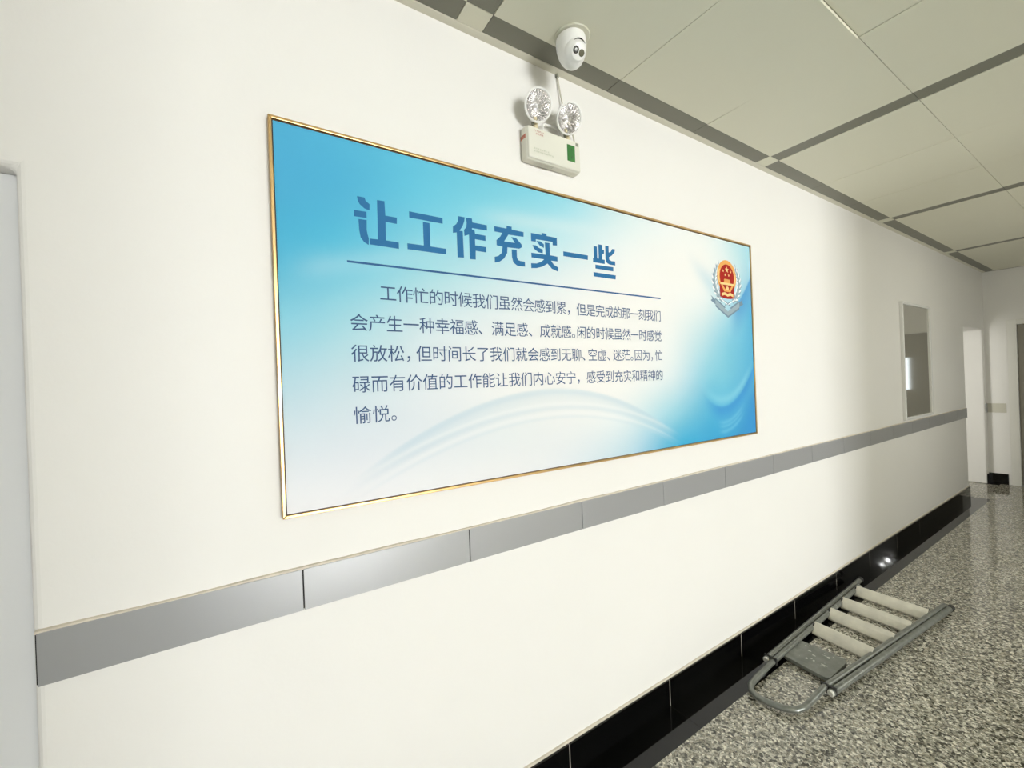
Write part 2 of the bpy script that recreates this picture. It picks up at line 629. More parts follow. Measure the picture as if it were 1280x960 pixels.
# printed sheet: artwork computed per vertex
U0, U1, V0, V1 = a + FW + .0025, b - FW - .0025, c + FW + .0025, d_ - FW - .0040
NX, NZ = 420, 190
uu, vv = np.meshgrid(np.linspace(0, 1, NX + 1), np.linspace(0, 1, NZ + 1))


def sm(x, e0, e1):
    t = np.clip((x - e0) / (e1 - e0), 0, 1)
    return t * t * (3 - 2 * t)


def interp_grid(us, vs, table):
    # table[v][u] of sRGB triples, v listed from top to bottom
    T = np.array([[lin(c_) for c_ in row] for row in table])[::-1]
    vs_ = np.array(vs)[::-1]
    us_ = np.array(us)

    def sidx(q, knots):
        i = np.clip(np.searchsorted(knots, q, side='right') - 1, 0, len(knots) - 2)
        t = (q - knots[i]) / (knots[i + 1] - knots[i])
        return i, t
    iu, tu = sidx(uu, us_)
    iv, tv = sidx(vv, vs_)

    def cr(p0, p1, p2, p3, t):
        t = t[..., None]
        return 0.5 * ((2 * p1) + (-p0 + p2) * t + (2 * p0 - 5 * p1 + 4 * p2 - p3) * t * t + (-p0 + 3 * p1 - 3 * p2 + p3) * t ** 3)
    nu, nv = len(us_), len(vs_)
    cu = lambda k: np.clip(k, 0, nu - 1)
    cv = lambda k: np.clip(k, 0, nv - 1)
    rows_ = []
    for dv in (-1, 0, 1, 2):
        j = cv(iv + dv)
        rows_.append(cr(T[j, cu(iu - 1)], T[j, iu], T[j, cu(iu + 1)], T[j, cu(iu + 2)], tu))
    return np.clip(cr(*rows_, tv), 0.01, 1)


ART_U = [0, .08, .18, .30, .42, .55, .68, .80, .88, .94, 1.0]
ART_V = [1.0, .85, .68, .50, .32, .15, 0.0]
ART = [
    [(88, 182, 222), (92, 188, 224), (108, 200, 228), (128, 208, 230), (158, 220, 236), (214, 236, 240), (238, 244, 244), (240, 244, 242), (226, 240, 242), (200, 232, 238), (176, 222, 234)],
    [(84, 180, 220), (90, 186, 222), (122, 206, 230), (160, 220, 234), (196, 230, 238), (234, 242, 243), (243, 244, 241), (243, 244, 241), (230, 240, 241), (206, 231, 237), (170, 216, 232)],
    [(88, 186, 220), (112, 200, 226), (165, 218, 230), (204, 229, 236), (230, 238, 240), (243, 243, 240), (244, 244, 241), (234, 241, 241), (202, 230, 237), (156, 210, 229), (105, 186, 222)],
    [(142, 208, 228), (172, 218, 230), (210, 228, 234), (232, 237, 238), (242, 242, 239), (243, 243, 240), (238, 241, 240), (196, 226, 234), (150, 209, 228), (124, 198, 225), (98, 184, 220)],
    [(190, 220, 232), (206, 225, 233), (226, 233, 237), (238, 239, 238), (243, 242, 239), (243, 242, 239), (224, 235, 238), (154, 210, 228), (128, 201, 224), (110, 190, 221), (90, 178, 217)],
    [(222, 231, 238), (224, 231, 238), (226, 232, 237), (230, 235, 237), (234, 237, 238), (226, 236, 239), (166, 214, 229), (104, 188, 220), (96, 185, 221), (84, 174, 217), (58, 152, 211)],
    [(240, 240, 243), (240, 240, 243), (238, 239, 241), (236, 237, 239), (226, 233, 238), (196, 222, 234), (92, 184, 220), (70, 172, 216), (66, 168, 216), (62, 158, 212), (50, 146, 206)],
]
art = interp_grid(ART_U, ART_V, ART)


def blend(w_, rgb, mul=1.0):
    global art
    w_ = np.clip(w_ * mul, 0, 1)[..., None]
    art = art * (1 - w_) + np.array(lin(rgb)) * w_


# pale blue arc that rises from the lower left, peaks under the paragraph and falls to the lower right
def arc(u0, v0, up, vp, u1, v1):
    t = (uu - u0) / (u1 - u0)
    cc = (up - u0) / (u1 - u0)
    q = np.polyfit([0, cc, 1], [v0, vp, v1], 2)
    return np.polyval(q, t), np.clip(t, 0, 1)


y1_, t1 = arc(0.06, 0.045, 0.36, 0.285, 0.70, 0.05)
edge = sm(vv, -1, 2) * 0
below = (y1_ - vv)
inside = ((uu > 0.06) & (uu < 0.72)).astype(float)
fade = sm(t1, 0, .15) * (1 - sm(t1, .88, 1.0))
blend(sm(below, -.004, .004) * (1 - sm(below, .0, .085)) * fade, (190, 214, 226), .38)
blend(np.exp(-((below - .012) / .010) ** 2) * fade, (184, 210, 224), .22)
y2_, t2 = arc(0.04, 0.0, 0.38, 0.215, 0.72, 0.02)
b2 = y2_ - vv
f2 = sm(t2, 0, .2) * (1 - sm(t2, .85, 1.0))
blend(np.exp(-((b2 + .014) / .007) ** 2) * f2, (240, 243, 244), .4)
blend(np.exp(-((b2 - .0) / .009) ** 2) * f2, (192, 214, 226), .28)
blend(np.exp(-((b2 - .034) / .006) ** 2) * f2, (202, 220, 230), .25)
blend(np.exp(-((b2 - .020) / .006) ** 2) * f2, (238, 241, 243), .4)
# upper right folds
yf = 0.93 - (uu - .74) * 1.55 + (uu - .74) ** 2 * 2.0
bb = vv - yf
mr = sm(uu, .74, .84)
blend(np.exp(-((bb + .035) / .05) ** 2) * mr * (1 - sm(uu, .90, .97)), (178, 216, 232), .45)
yf2 = 0.63 + (uu - .90) * 1.2 + (uu - .90) ** 2 * 9
bb = yf2 - vv
blend(sm(bb, -.004, .014) * (1 - sm(bb, .01, .20)) * sm(uu, .895, .955), (76, 156, 212), .80)
yf3 = 0.36 - (uu - .74) * 1.0
# lower right folds: dark crescent that sweeps from the bottom to the right edge
yc = 0.16 + ((uu - .865) / .135) ** 2 * .20
yc = np.where(uu < .865, 0.16 + ((uu - .865) / .10) ** 2 * .14, yc)
bb = yc - vv
mr = sm(uu, .78, .86)
blend(sm(bb, -.006, .012) * (1 - sm(bb, .012, .10)) * mr, (60, 150, 214), .75)
blend(np.exp(-((bb + .03) / .022) ** 2) * mr * (1 - sm(uu, .95, 1.0)), (146, 214, 232), .55)
for k_, (dz, s_) in enumerate(((.085, .010), (.105, .007), (.13, .010))):
    blend(np.exp(-((bb - dz) / s_) ** 2) * sm(uu, .84, .87) * (1 - sm(uu, .92, .96)), (128, 206, 232), .45)
blend(sm(uu - .93 - (1 - vv) * .0, 0, .06) * (1 - sm(vv, .05, .20)), (66, 158, 216), .6)
# cloudy streaks upper left
st = np.exp(-((vv - (.62 + (uu) * .5)) / .035) ** 2) * sm(uu, 0, .05) * (1 - sm(uu, .12, .30))
blend(st, (182, 222, 234), .35)
st = np.exp(-((vv - (.88 + (uu - .35) * .15)) / .03) ** 2) * sm(uu, .22, .34) * (1 - sm(uu, .45, .6))
blend(st, (222, 238, 242), .4)
art = np.clip(0.985 * art ** 1.09, 0, 1)

me = bpy.data.meshes.new('printed_sheet')
Xg = (U0 + (U1 - U0) * uu) - po[0]
Zg = (V0 + (V1 - V0) * vv) - po[2]
verts = np.stack([Xg, np.full_like(Xg, -0.0165), Zg], -1).reshape(-1, 3)
idx = np.arange((NX + 1) * (NZ + 1)).reshape(NZ + 1, NX + 1)
faces = np.stack([idx[:-1, :-1], idx[:-1, 1:], idx[1:, 1:], idx[1:, :-1]], -1).reshape(-1, 4)
nb = len(verts)
bx = [(U0 - po[0], -.0165, V0 - po[2]), (U1 - po[0], -.0165, V0 - po[2]), (U1 - po[0], -.0165, V1 - po[2]), (U0 - po[0], -.0165, V1 - po[2])]
bk = [(p[0], -.012, p[2]) for p in bx]
allv = verts.tolist() + bx + bk
allf = faces.tolist() + [(nb, nb + 4, nb + 5, nb + 1), (nb + 1, nb + 5, nb + 6, nb + 2), (nb + 2, nb + 6, nb + 7, nb + 3), (nb + 3, nb + 7, nb + 4, nb)]
me.from_pydata(allv, [], allf)
ca = me.color_attributes.new('artwork', 'FLOAT_COLOR', 'POINT')
cc_ = np.ones((len(allv), 4), dtype=np.float32)
cc_[:nb, :3] = art.reshape(-1, 3)
ca.data.foreach_set('color', cc_.ravel())
m = bpy.data.materials.new('printed_artwork')
m.use_nodes = True
nt = m.node_tree
at = nt.nodes.new('ShaderNodeAttribute')
at.attribute_name = 'artwork'
nt.links.new(at.outputs['Color'], nt.nodes['Principled BSDF'].inputs['Base Color'])
nt.nodes['Principled BSDF'].inputs['Roughness'].default_value = 0.55
nt.nodes['Principled BSDF'].inputs['Specular IOR Level'].default_value = 0.25
me.materials.append(m)
sheet = bpy.data.objects.new('printed_sheet', me)
COL.objects.link(sheet)
sheet.parent = poster

TITLE = [[[(300,2058),(321,2058),(324,2049),(335,2041),(334,2023),(320,2026),(307,2036),(302,2047)],[(290,2016),(325,2017),(325,1999),(289,1998)],[(302,1992),(325,1993),(324,1965),(326,1951),(329,1940),(328,1921),(316,1927),(306,1940),(303,1960)],[(357,2058),(379,2059),(380,2016),(415,2016),(414,1997),(380,1998),(379,1942),(418,1941),(418,1922),(332,1923),(332,1940),(356,1941)]],[[(454,2043),(565,2042),(565,2024),(454,2024)],[(498,2018),(520,2018),(520,1944),(574,1944),(573,1926),(445,1925),(445,1943),(498,1944)]],[[(622,2059),(645,2059),(643,2046),(636,2028),(624,2011),(636,2011),(637,1924),(614,1922),(614,2004),(600,2000),(601,2021),(613,2031),(620,2043)],[(650,2059),(672,2060),(673,2047),(729,2047),(729,2029),(671,2028),(671,2023),(680,2023),(682,2010),(722,2010),(722,1992),(681,1992),(681,1971),(723,1971),(723,1953),(682,1953),(681,1923),(659,1922),(659,2004),(642,1997),(641,2017),(650,2027),(652,2042)]],[[(759,2049),(809,2049),(810,2059),(831,2059),(831,2049),(882,2048),(881,2031),(816,2029),(797,2002),(843,2003),(828,2022),(848,2022),(871,2002),(872,1992),(861,1985),(810,1983),(808,1962),(794,1941),(776,1928),(756,1922),(756,1942),(771,1947),(785,1959),(790,1982),(766,1984),(766,2002),(782,2017),(791,2031),(759,2031)],[(828,1978),(849,1979),(849,1952),(854,1943),(863,1941),(883,1941),(883,1923),(851,1922),(833,1932),(828,1951)]],[[(915,2051),(964,2051),(965,2059),(987,2059),(987,2051),(1036,2051),(1036,2022),(1015,2020),(1015,2033),(936,2031),(936,2022),(915,2021)],[(939,2025),(957,2026),(973,2017),(972,2004),(954,2010)],[(920,2007),(936,2008),(948,2001),(967,1997),(966,1983),(947,1984),(928,1994)],[(978,2025),(1000,2026),(1000,1980),(1036,1979),(1036,1961),(1004,1960),(1017,1946),(1038,1938),(1037,1922),(1007,1930),(987,1947),(964,1933),(936,1924),(911,1921),(911,1939),(935,1941),(956,1949),(972,1961),(914,1961),(913,1978),(980,1979)]],[[(1066,2004),(1194,2005),(1193,1987),(1066,1986)]],[[(1228,2048),(1246,2048),(1246,2000),(1254,2000),(1255,2059),(1276,2059),(1276,2040),(1286,2040),(1285,2024),(1275,2023),(1274,1999),(1288,1999),(1287,1982),(1222,1982),(1222,1999),(1227,2000)],[(1294,2059),(1313,2060),(1313,2033),(1325,2038),(1334,2051),(1351,2051),(1347,2039),(1331,2023),(1313,2013),(1315,2003),(1327,1999),(1349,2000),(1349,1983),(1315,1983),(1299,1989),(1293,2004)],[(1234,1973),(1337,1974),(1336,1957),(1234,1957)],[(1222,1941),(1350,1941),(1348,1924),(1222,1924)]]]

YL = -0.0169
for ch in TITLE:
    mb = MB()
    for poly in ch:
        mb.prism_xz([(x_ / 1000, z_ / 1000) for x_, z_ in poly], YL - .0002, YL + .0006)
    mb.build('title_character', M_title, sheet, off=po)
MB().box(0.266, 1.637, YL - .0002, YL + .0006, 1.8625, 1.8685).build('underline', M_line, sheet, off=po)

# paragraph
SPECIAL = {}
LINES = [
    ('工作忙的时候我们虽然会感到累，但是完成的那一刻我们', 0.355, 1.633, 1.784, {'，': [1.0]}),
    ('会产生一种幸福感、满足感、成就感。闲的时候虽然一时感觉', 0.268, 1.633, 1.6925, {'、': [1.0, 1.0], '。': [0.5]}),
    ('很放松，但时间长了我们就会感到无聊、空虚、迷茫。因为，忙', 0.268, 1.634, 1.604, {'，': [0.68, 0.62], '、': [0.62, 0.70], '。': [0.48]}),
    ('碌而有价值的工作能让我们内心安宁，感受到充实和精神的', 0.268, 1.634, 1.5145, {'，': [1.0]}),
    ('愉悦。', 0.268, 0.268 + .0527 * 3, 1.4255, {}),
]
EM = 0.0535
fc = bpy.data.curves.new('glyphs', 'FONT')
fc.resolution_u = 3
fo = bpy.data.objects.new('glyphs', fc)
COL.objects.link(fo)
GC = {}


def glyph(chr_):
    if chr_ not in GC:
        fc.body = chr_
        bpy.context.view_layer.update()
        dg = bpy.context.evaluated_depsgraph_get()
        gm = bpy.data.meshes.new_from_object(fo.evaluated_get(dg))
        GC[chr_] = ([tuple(v.co) for v in gm.vertices], [tuple(p.vertices) for p in gm.polygons])
        bpy.data.meshes.remove(gm)
    return GC[chr_]


def write(text, x0, zc, em, weights, width, y, sz=1.0, ital=0.0):
    mb = MB()
    ws = []
    cnt = {}
    for c_ in text:
        w_ = 1.0
        if c_ in weights:
            k_ = cnt.get(c_, 0)
            w_ = weights[c_][min(k_, len(weights[c_]) - 1)]
            cnt[c_] = k_ + 1
        ws.append(w_)
    pitch = width / sum(ws)
    x_ = x0
    for c_, w_ in zip(text, ws):
        vs, fs = glyph(c_)
        mb.add([(x_ + (vx - .04) * em, y, zc + (vy - .38) * em * sz) for vx, vy, vz in vs], fs)
        x_ += pitch * w_
    return mb


GM = {}


def write_each(text, x0, zc, em, weights, width, y):
    cnt = {}
    ws = []
    for c_ in text:
        w_ = 1.0
        if c_ in weights:
            k_ = cnt.get(c_, 0)
            w_ = weights[c_][min(k_, len(weights[c_]) - 1)]
            cnt[c_] = k_ + 1
        ws.append(w_)
    pitch = width / sum(ws)
    x_ = x0
    for c_, w_ in zip(text, ws):
        if c_ not in GM:
            vs, fs = glyph(c_)
            gm = bpy.data.meshes.new('text_character')
            gm.from_pydata([((vx - .04) * em, 0, (vy - .38) * em) for vx, vy, vz in vs], [], fs)
            gm.materials.append(M_ink)
            GM[c_] = gm
        o = bpy.data.objects.new('text_character', GM[c_])
        COL.objects.link(o)
        o.parent = sheet
        o.location = (x_ - po[0], y - po[1], zc - po[2])
        x_ += pitch * w_


for text, x0, x1, zc, wt in LINES:
    write_each(text, x0, zc, EM, wt, (x1 - x0) + .003, YL - .0003)

# crest printed at the upper right
CX = 2.185
ye = [-0.0169]


def flat(pts, material, par):
    ye[0] -= 0.00004
    return (pts, material, par)


crest = {}


def put(material, pts, lvl):
    crest.setdefault((0, material.name), (material, MB()))[1].prism_xz(pts, -0.0171 - lvl * .00015, -0.0166)


def ell(cx, cz, rx, rz, n=40, a0=0, a1=360):
    return [(cx + rx * math.cos(R(a0 + (a1 - a0) * i / n)), cz + rz * math.sin(R(a0 + (a1 - a0) * i / n))) for i in range(n + (0 if a1 - a0 == 360 else 1))]


def ring(cx, cz, rx, rz, th, a0, a1, n=40):
    o_ = ell(cx, cz, rx, rz, n, a0, a1)
    i_ = ell(cx, cz, rx - th, rz - th, n, a0, a1)
    if a1 - a0 == 360:
        return o_, i_
    return o_ + i_[::-1]


CZ = 2.022
put(M_orange, ell(CX, CZ, .089, .089), 2)
put(M_yellow, ring(CX, CZ, .078, .078, .006, 150, 390), 3)
put(M_red, ell(CX + .001, CZ, .0665, .0665), 3)
put(M_red, [(2.117, 1.99), (2.117, 1.915), (2.150, 1.908), (2.185, 1.906), (2.220, 1.908), (2.251, 1.915), (2.251, 1.99), (2.225, 1.965), (2.185, 1.950), (2.145, 1.965)], 4)


def star(cx, cz, r_):
    return [(cx + (r_ if i % 2 == 0 else r_ * .42) * math.sin(R(36 * i)), cz + (r_ if i % 2 == 0 else r_ * .42) * math.cos(R(36 * i))) for i in range(10)]


put(M_yellow, star(2.187, 2.060, .018), 5)
for sx_, sz_ in ((2.152, 2.052), (2.222, 2.052), (2.170, 2.032), (2.203, 2.032)):
    put(M_yellow, star(sx_, sz_, .0085), 5)
put(M_orange, [(2.160, 2.010), (2.212, 2.010), (2.216, 2.003), (2.156, 2.003)], 5)
put(M_orange, [(2.160, 2.004), (2.212, 2.004), (2.218, 1.990), (2.154, 1.990)], 5)
put(M_yellow, [(2.120, 1.990), (2.252, 1.990), (2.250, 1.979), (2.122, 1.979)], 5)
put(M_orange, [(2.126, 1.980), (2.142, 1.980), (2.166, 1.956), (2.206, 1.956), (2.230, 1.980), (2.246, 1.980), (2.214, 1.943), (2.156, 1.943)], 6)
put(M_yellow, ell(2.186, 1.962, .013, .010, 16), 7)
put(M_yellow, [(2.132, 1.934), (2.160, 1.940), (2.186, 1.933), (2.212, 1.940), (2.240, 1.934), (2.240, 1.918), (2.215, 1.925), (2.186, 1.918), (2.158, 1.925), (2.132, 1.918)], 6)
# silver wreath leaves
for sgn in (-1, 1):
    band = []
    for k in range(15):
        ang = R(-66 + k * 8.2)
        band.append((CX + sgn * .131 * math.cos(ang), 1.992 + .118 * math.sin(ang)))
    for k in range(14, -1, -1):
        ang = R(-66 + k * 8.2)
        wd_ = .034 - .022 * (k / 14) ** 2
        band.append((CX + sgn * (.131 - wd_) * math.cos(ang), 1.992 + (.118 - wd_) * math.sin(ang)))
    put(M_silver_m, band, 1)
    for i in range(8):
        ang = R(-60 + i * 14.5)
        for side in (0, 1):
            rr_ = .121 if side else .106
            px = CX + sgn * rr_ * math.cos(ang + side * .10)
            pz = 1.992 + (rr_ - .012) * math.sin(ang + side * .10)
            dirv = ang + R(90) + (R(-24) if side else R(30))
            L_, wd = .034, .0088
            dx, dz = math.cos(dirv) * sgn, math.sin(dirv)
            nx_, nz_ = -dz, dx
            pts = [(px, pz), (px + dx * L_ * .45 + nx_ * wd, pz + dz * L_ * .45 + nz_ * wd), (px + dx * L_, pz + dz * L_), (px + dx * L_ * .45 - nx_ * wd, pz + dz * L_ * .45 - nz_ * wd)]
            put(M_silver, pts, 1.5 + side * .3)
            q_ = [(px + .0005, pz), (px + dx * L_ * .45 - nx_ * wd * .45, pz + dz * L_ * .45 - nz_ * wd * .45), (px + dx * L_, pz + dz * L_), (px + dx * L_ * .45 - nx_ * wd, pz + dz * L_ * .45 - nz_ * wd)]
            put(M_silver_d, q_, 1.6 + side * .3)
    # stems that cross below
    put(M_silver_d, [(CX + sgn * .060, 1.905), (CX + sgn * .052, 1.898), (CX - sgn * .022, 1.868), (CX - sgn * .026, 1.874)], 2.5)
    put(M_silver, [(CX + sgn * .075, 1.912), (CX + sgn * .068, 1.902), (CX + sgn * .004, 1.874), (CX + sgn * .004, 1.880)], 3)
    # ribbon
    put(M_silver_m, [(CX + sgn * .112, 1.895), (CX + sgn * .112, 1.868), (CX, 1.812), (CX, 1.840)], 2)
    put(M_silver_d, [(CX + sgn * .112, 1.868), (CX + sgn * .110, 1.858), (CX, 1.806), (CX, 1.816)], 2.2)
    put(M_silver_d, [(CX + sgn * .112, 1.895), (CX + sgn * .150, 1.914), (CX + sgn * .136, 1.899), (CX + sgn * .152, 1.888), (CX + sgn * .112, 1.870)], 1)
    put(M_silver_d, [(CX + sgn * .072, 1.885), (CX + sgn * .112, 1.902), (CX + sgn * .112, 1.893), (CX + sgn * .030, 1.854), (CX + sgn * .022, 1.860)], 1.4)
ce = None
for key in sorted(crest, key=lambda k_: k_[0]):
    m_, mb = crest[key]
    nm = {'gold_ink': 'gold_ring', 'red_ink': 'red_field', 'pale_gold_ink': 'gold_detail', 'silver_ink': 'silver_leaves',
          'grey_blue_ink': 'ribbon_shade', 'mid_grey_ink': 'silver_ribbon'}[m_.name]
    o = mb.build('crest_' + nm, m_, sheet, off=po)
    if nm != 'red_field':
        o['kind'] = 'stuff'

# ================================================================== EMERGENCY LIGHT
EB = (1.018, 0, 2.316)
em = thing('emergency_light', 'cream twin-spot emergency light box mounted high on the wall above the poster', 'lamp', EB)
x0, x1, z0, z1, yd = 0.894, 1.151, 2.312, 2.434, -0.046
body = MB().box(x0, x1, yd + .006, 0.0, z0, z1).build('housing', M_plastic, em, bevel=0.010, off=EB, seg=4)
MB().box(x0 + .004, x1 - .004, yd, yd + .02, z0 + .004, z1 - .003).build('front_cover', M_plastic, em, bevel=0.006, off=EB, seg=3)
MB().box(x0 + .05, x0 + .125, yd + .012, yd + .036, z0 - .003, z0 + .004).build('sensor_window', M_clear, em, bevel=0.002, off=EB)
lb = MB().box(1.0795, 1.1175, yd - .0012, yd, 2.346, 2.4085).build('green_label', M_green, em, off=EB)
MB().box(1.1005, 1.1035, yd - .002, yd, 2.390, 2.395).build('indicator', M_greyd, lb, off=EB)
MB().box(1.1005, 1.1035, yd - .002, yd, 2.360, 2.365).build('indicator', M_greyd, lb, off=EB)
MB().box(1.1235, 1.137, yd - .0015, yd, 2.412, 2.424).build('test_button', M_greyl, em, off=EB, bevel=.001)
mk = write('PINOTIA', 0.9235, 2.4165, 0.0088, {}, 0.047, yd - .0006)
mk.build('red_lettering', M_redprint, em, off=EB)['kind'] = 'stuff'
write('应急照明', 0.932, 2.4065, 0.0075, {}, 0.036, yd - .0006).build('red_lettering', M_redprint, em, off=EB)['kind'] = 'stuff'
write('消防应急照明灯具', 0.9215, 2.3515, 0.0068, {}, 0.072, yd - .0006).build('grey_lettering', M_greyprint, em, off=EB)['kind'] = 'stuff'
write('请定期检查和维护产品', 0.9215, 2.3415, 0.0070, {}, 0.092, yd - .0006).build('grey_lettering', M_greyprint, em, off=EB)['kind'] = 'stuff'
MB().box(x0 - .0006, x0 + .001, -0.034, -0.004, 2.388, 2.402).build('red_sticker', M_rust, em, off=EB)
# carrying handle loop on top
MB().tube([(0.984, -.022, 2.430), (0.984, -.022, 2.460), (0.988, -.022, 2.468), (0.996, -.022, 2.472), (1.052, -.022, 2.472), (1.060, -.022, 2.468), (1.064, -.022, 2.460), (1.064, -.022, 2.430)], 0.0042, 10).build('handle', M_plastic_w, em, off=EB, smooth=True)
LN = Vector((-0.10, -0.86, -0.42)).normalized()
for i, (lx, ly, lz, sx_) in enumerate(((0.928, -0.070, 2.494, 0.944), (1.072, -0.070, 2.490, 1.096))):
    c_ = Vector((lx, ly, lz))
    random.seed(21 + i)
    back = c_ - LN * 0.030
    head = MB().lathe([(0.012, -.045), (0.030, -.036), (0.045, -.020), (0.0525, -.002), (0.0535, .004), (0.0515, .006), (0.0500, .003), (0.0475, -.008), (0.0395, -.0190), (0.0295, -.027), (0.016, -.0335), (.0005, -.036)], c_, LN, 40)
    hd = head.build('lamp_head', M_plastic_w, em, off=EB, smooth=True)
    fac = [1 + (.06 if k % 2 else -.02) for k in range(48)]
    rf = MB()
    prof = [(0.0495, .003), (0.044, -.006), (0.036, -.015), (0.026, -.023), (0.014, -.029), (0.006, -.030)]
    ax = LN
    uu_ = ax.cross(Vector((0, 0, 1))).normalized()
    ww_ = ax.cross(uu_)
    n_ = 48
    vs = []
    for j, (r_, h_) in enumerate(prof):
        for k in range(n_):
            an = 2 * math.pi * (k + (j % 2) * .5) / n_
            dh = (0.0022 if (k + j) % 2 else -0.0012) + random.uniform(-.0016, .0016)
            vs.append(c_ + ax * (h_ + (dh if 0 < j < len(prof) - 1 else 0)) + (uu_ * math.cos(an) + ww_ * math.sin(an)) * r_)
    fs = []
    for j in range(len(prof) - 1):
        for k in range(n_):
            A_, B_, C_, D_ = j * n_ + k, j * n_ + (k + 1) % n_, (j + 1) * n_ + (k + 1) % n_, (j + 1) * n_ + k
            fs += [(A_, B_, D_), (B_, C_, D_)]
    rf.add(vs, fs)
    rf.build('reflector', M_chrome, hd, off=EB)
    MB().lathe([(0, .002 - .032), (0.006, .002 - .032), (.0075, -.020), (.006, -.012), (.003, -.008), (0, -.007)], c_, LN, 16).build('bulb', M_bulb, hd, off=EB, smooth=True)
    MB().lathe([(0.0, .0085), (.02, .0082), (.042, .0065), (.0505, .004), (.0505, .0025), (0.0, .0055)], c_, LN, 40).build('lens_cover', M_clear, hd, off=EB, smooth=True)
    MB().lathe([(0.0535, .001), (.0552, .003), (.0552, .0065), (.0515, .0085), (.0490, .0075), (.0490, .0045), (.0535, .001)], c_, LN, 40, cap=False).build('rim', M_plastic_w, hd, off=EB, smooth=True)
    # tilt joint
    MB().tube([(sx_, -.026, 2.430), (sx_ - .002, -.030, 2.452), tuple(c_ - LN * .030 + Vector((0, 0, -.040)))], [.012, .010, .008], 12).build('swivel_joint', M_stem, em, off=EB, smooth=True)
    MB().lathe([(0, 0), (.006, 0), (.006, .006), (0, .006)], (sx_ - .014, -.034, 2.446), (-.6, -.8, 0), 12).build('joint_screw', M_greyl, em, off=EB)
# supply cord up to the ceiling
pts = [(1.077, -.006, 2.699), (1.079, -.008, 2.675), (1.084, -.010, 2.635), (1.092, -.012, 2.590), (1.104, -.014, 2.555), (1.125, -.014, 2.520), (1.136, -.016, 2.485), (1.139, -.020, 2.455), (1.140, -.022, 2.432)]
MB().tube(pts, 0.0028, 8).build('supply_cord', M_cord, em, off=EB, smooth=True)
MB().lathe([(0, 0), (.006, 0), (.007, .012), (0, .012)], (1.077, -.006, 2.699), (0, 0, -1), 14).build('cord_clip', M_greyl, em, off=EB)

# ================================================================== DOME CAMERA
DC = (1.010, -0.172, 2.70)
dome = thing('security_camera', 'white turret security camera hanging from the ceiling beside the wall', 'camera', DC)
MB().lathe([(0, 0), (.060, 0), (.062, .003), (.060, .007), (.050, .010), (0, .010)], DC, (0, 0, -1), 48).build('mounting_ring', mat('cream_ring', (.62, .61, .49), .4), dome, off=DC, smooth=True)
c_ = Vector((1.004, -.170, 2.690))
AXD = Vector((.06, -.05, -1)).normalized()
prof = [(0, 0), (.050, 0), (.0515, .006), (.0525, .018), (.0520, .032), (.0500, .046), (.0465, .059), (.0410, .072), (.0340, .083), (.0250, .0915), (.014, .0965), (0, .098)]
MB().lathe(prof, c_, AXD, 56).build('shell', M_plastic_w, dome, off=DC, smooth=True)
# camera ball
bc = Vector((1.004, -.185, 2.637))
DD = Vector((-.12, -.81, -.53)).normalized()
bp_ = []
rb = .0425
for i in range(0, 15):
    a_ = math.pi * i / 14
    h_ = -rb * math.cos(a_)
    r_ = rb * math.sin(a_)
    if h_ > .034:
        break
    bp_.append((r_, h_))
bp_ += [(.0262, .0338), (.0245, .0350), (0, .0352)]
ball = MB().lathe(bp_, bc, DD, 48).build('camera_ball', M_plastic_w, dome, off=DC, smooth=True)
sideV = DD.cross(Vector((0, 0, 1))).normalized()
upV = sideV.cross(DD).normalized()
fc0 = bc + DD * .0352
MB().lathe([(0, 0), (.0112, 0), (.0112, .0014), (.0078, .0018), (0, .0005)], fc0 + sideV * .0115 + upV * .0015, DD, 28).build('lens', M_lblk, ball, off=DC, smooth=True)
MB().lathe([(0, 0), (.0058, 0), (.0050, .0022), (0, .0026)], fc0 + sideV * .0115 + upV * .0015, DD, 20).build('lens_glass', M_lens, ball, off=DC, smooth=True)
MB().lathe([(0, 0), (.0108, 0), (.0102, .0014), (0, .0016)], fc0 - sideV * .0122 - upV * .0025, DD, 28).build('infrared_window', M_ir, ball, off=DC, smooth=True)
# dark slit between shell and ball
sl = []
for i in range(13):
    a_ = R(50 + 80 * i / 12)
    q = bc + DD * .026 + (sideV * math.cos(a_) + upV * math.sin(a_)) * .0345
    sl.append(q)
MB().tube(sl, [.0006 + .0020 * math.sin(math.pi * i / 12) for i in range(13)], 8).build('shell_gap', M_lblk, dome, off=DC)

# ================================================================== FRAMED GLASS BOARD
GB = (4.94, 0, 1.04)
gx0, gx1, gz0, gz1 = 4.90, 5.70, 1.046, 2.097
fb = thing('glass_notice_board', 'tall silver-framed glazed board on the wall towards the corridor end', 'board', GB)
for nm, bxs in (('frame_bar', (gx0, gx0 + .022, gz0, gz1)), ('frame_bar', (gx1 - .022, gx1, gz0, gz1)), ('frame_bar', (gx0 + .022, gx1 - .022, gz0, gz0 + .022)), ('frame_bar', (gx0 + .022, gx1 - .022, gz1 - .022, gz1))):
    MB().box(bxs[0], bxs[1], -.024, 0, bxs[2], bxs[3]).build(nm, M_silverf, fb, bevel=.003, off=GB)
MB().box(gx0 + .02, gx1 - .02, -.012, -.002, gz0 + .02, gz1 - .02).build('glass', M_mirror, fb, off=GB)

# ================================================================== STEPLADDER lying on the floor
LB = (2.75, -0.29, 0)
lad = thing('stepladder', 'paint-spotted grey folding stepladder lying flat on the floor against the skirting', 'ladder', LB)
TR = 0.0135


def L3(p, q, t):
    return tuple(p[i] + (q[i] - p[i]) * t for i in range(3))


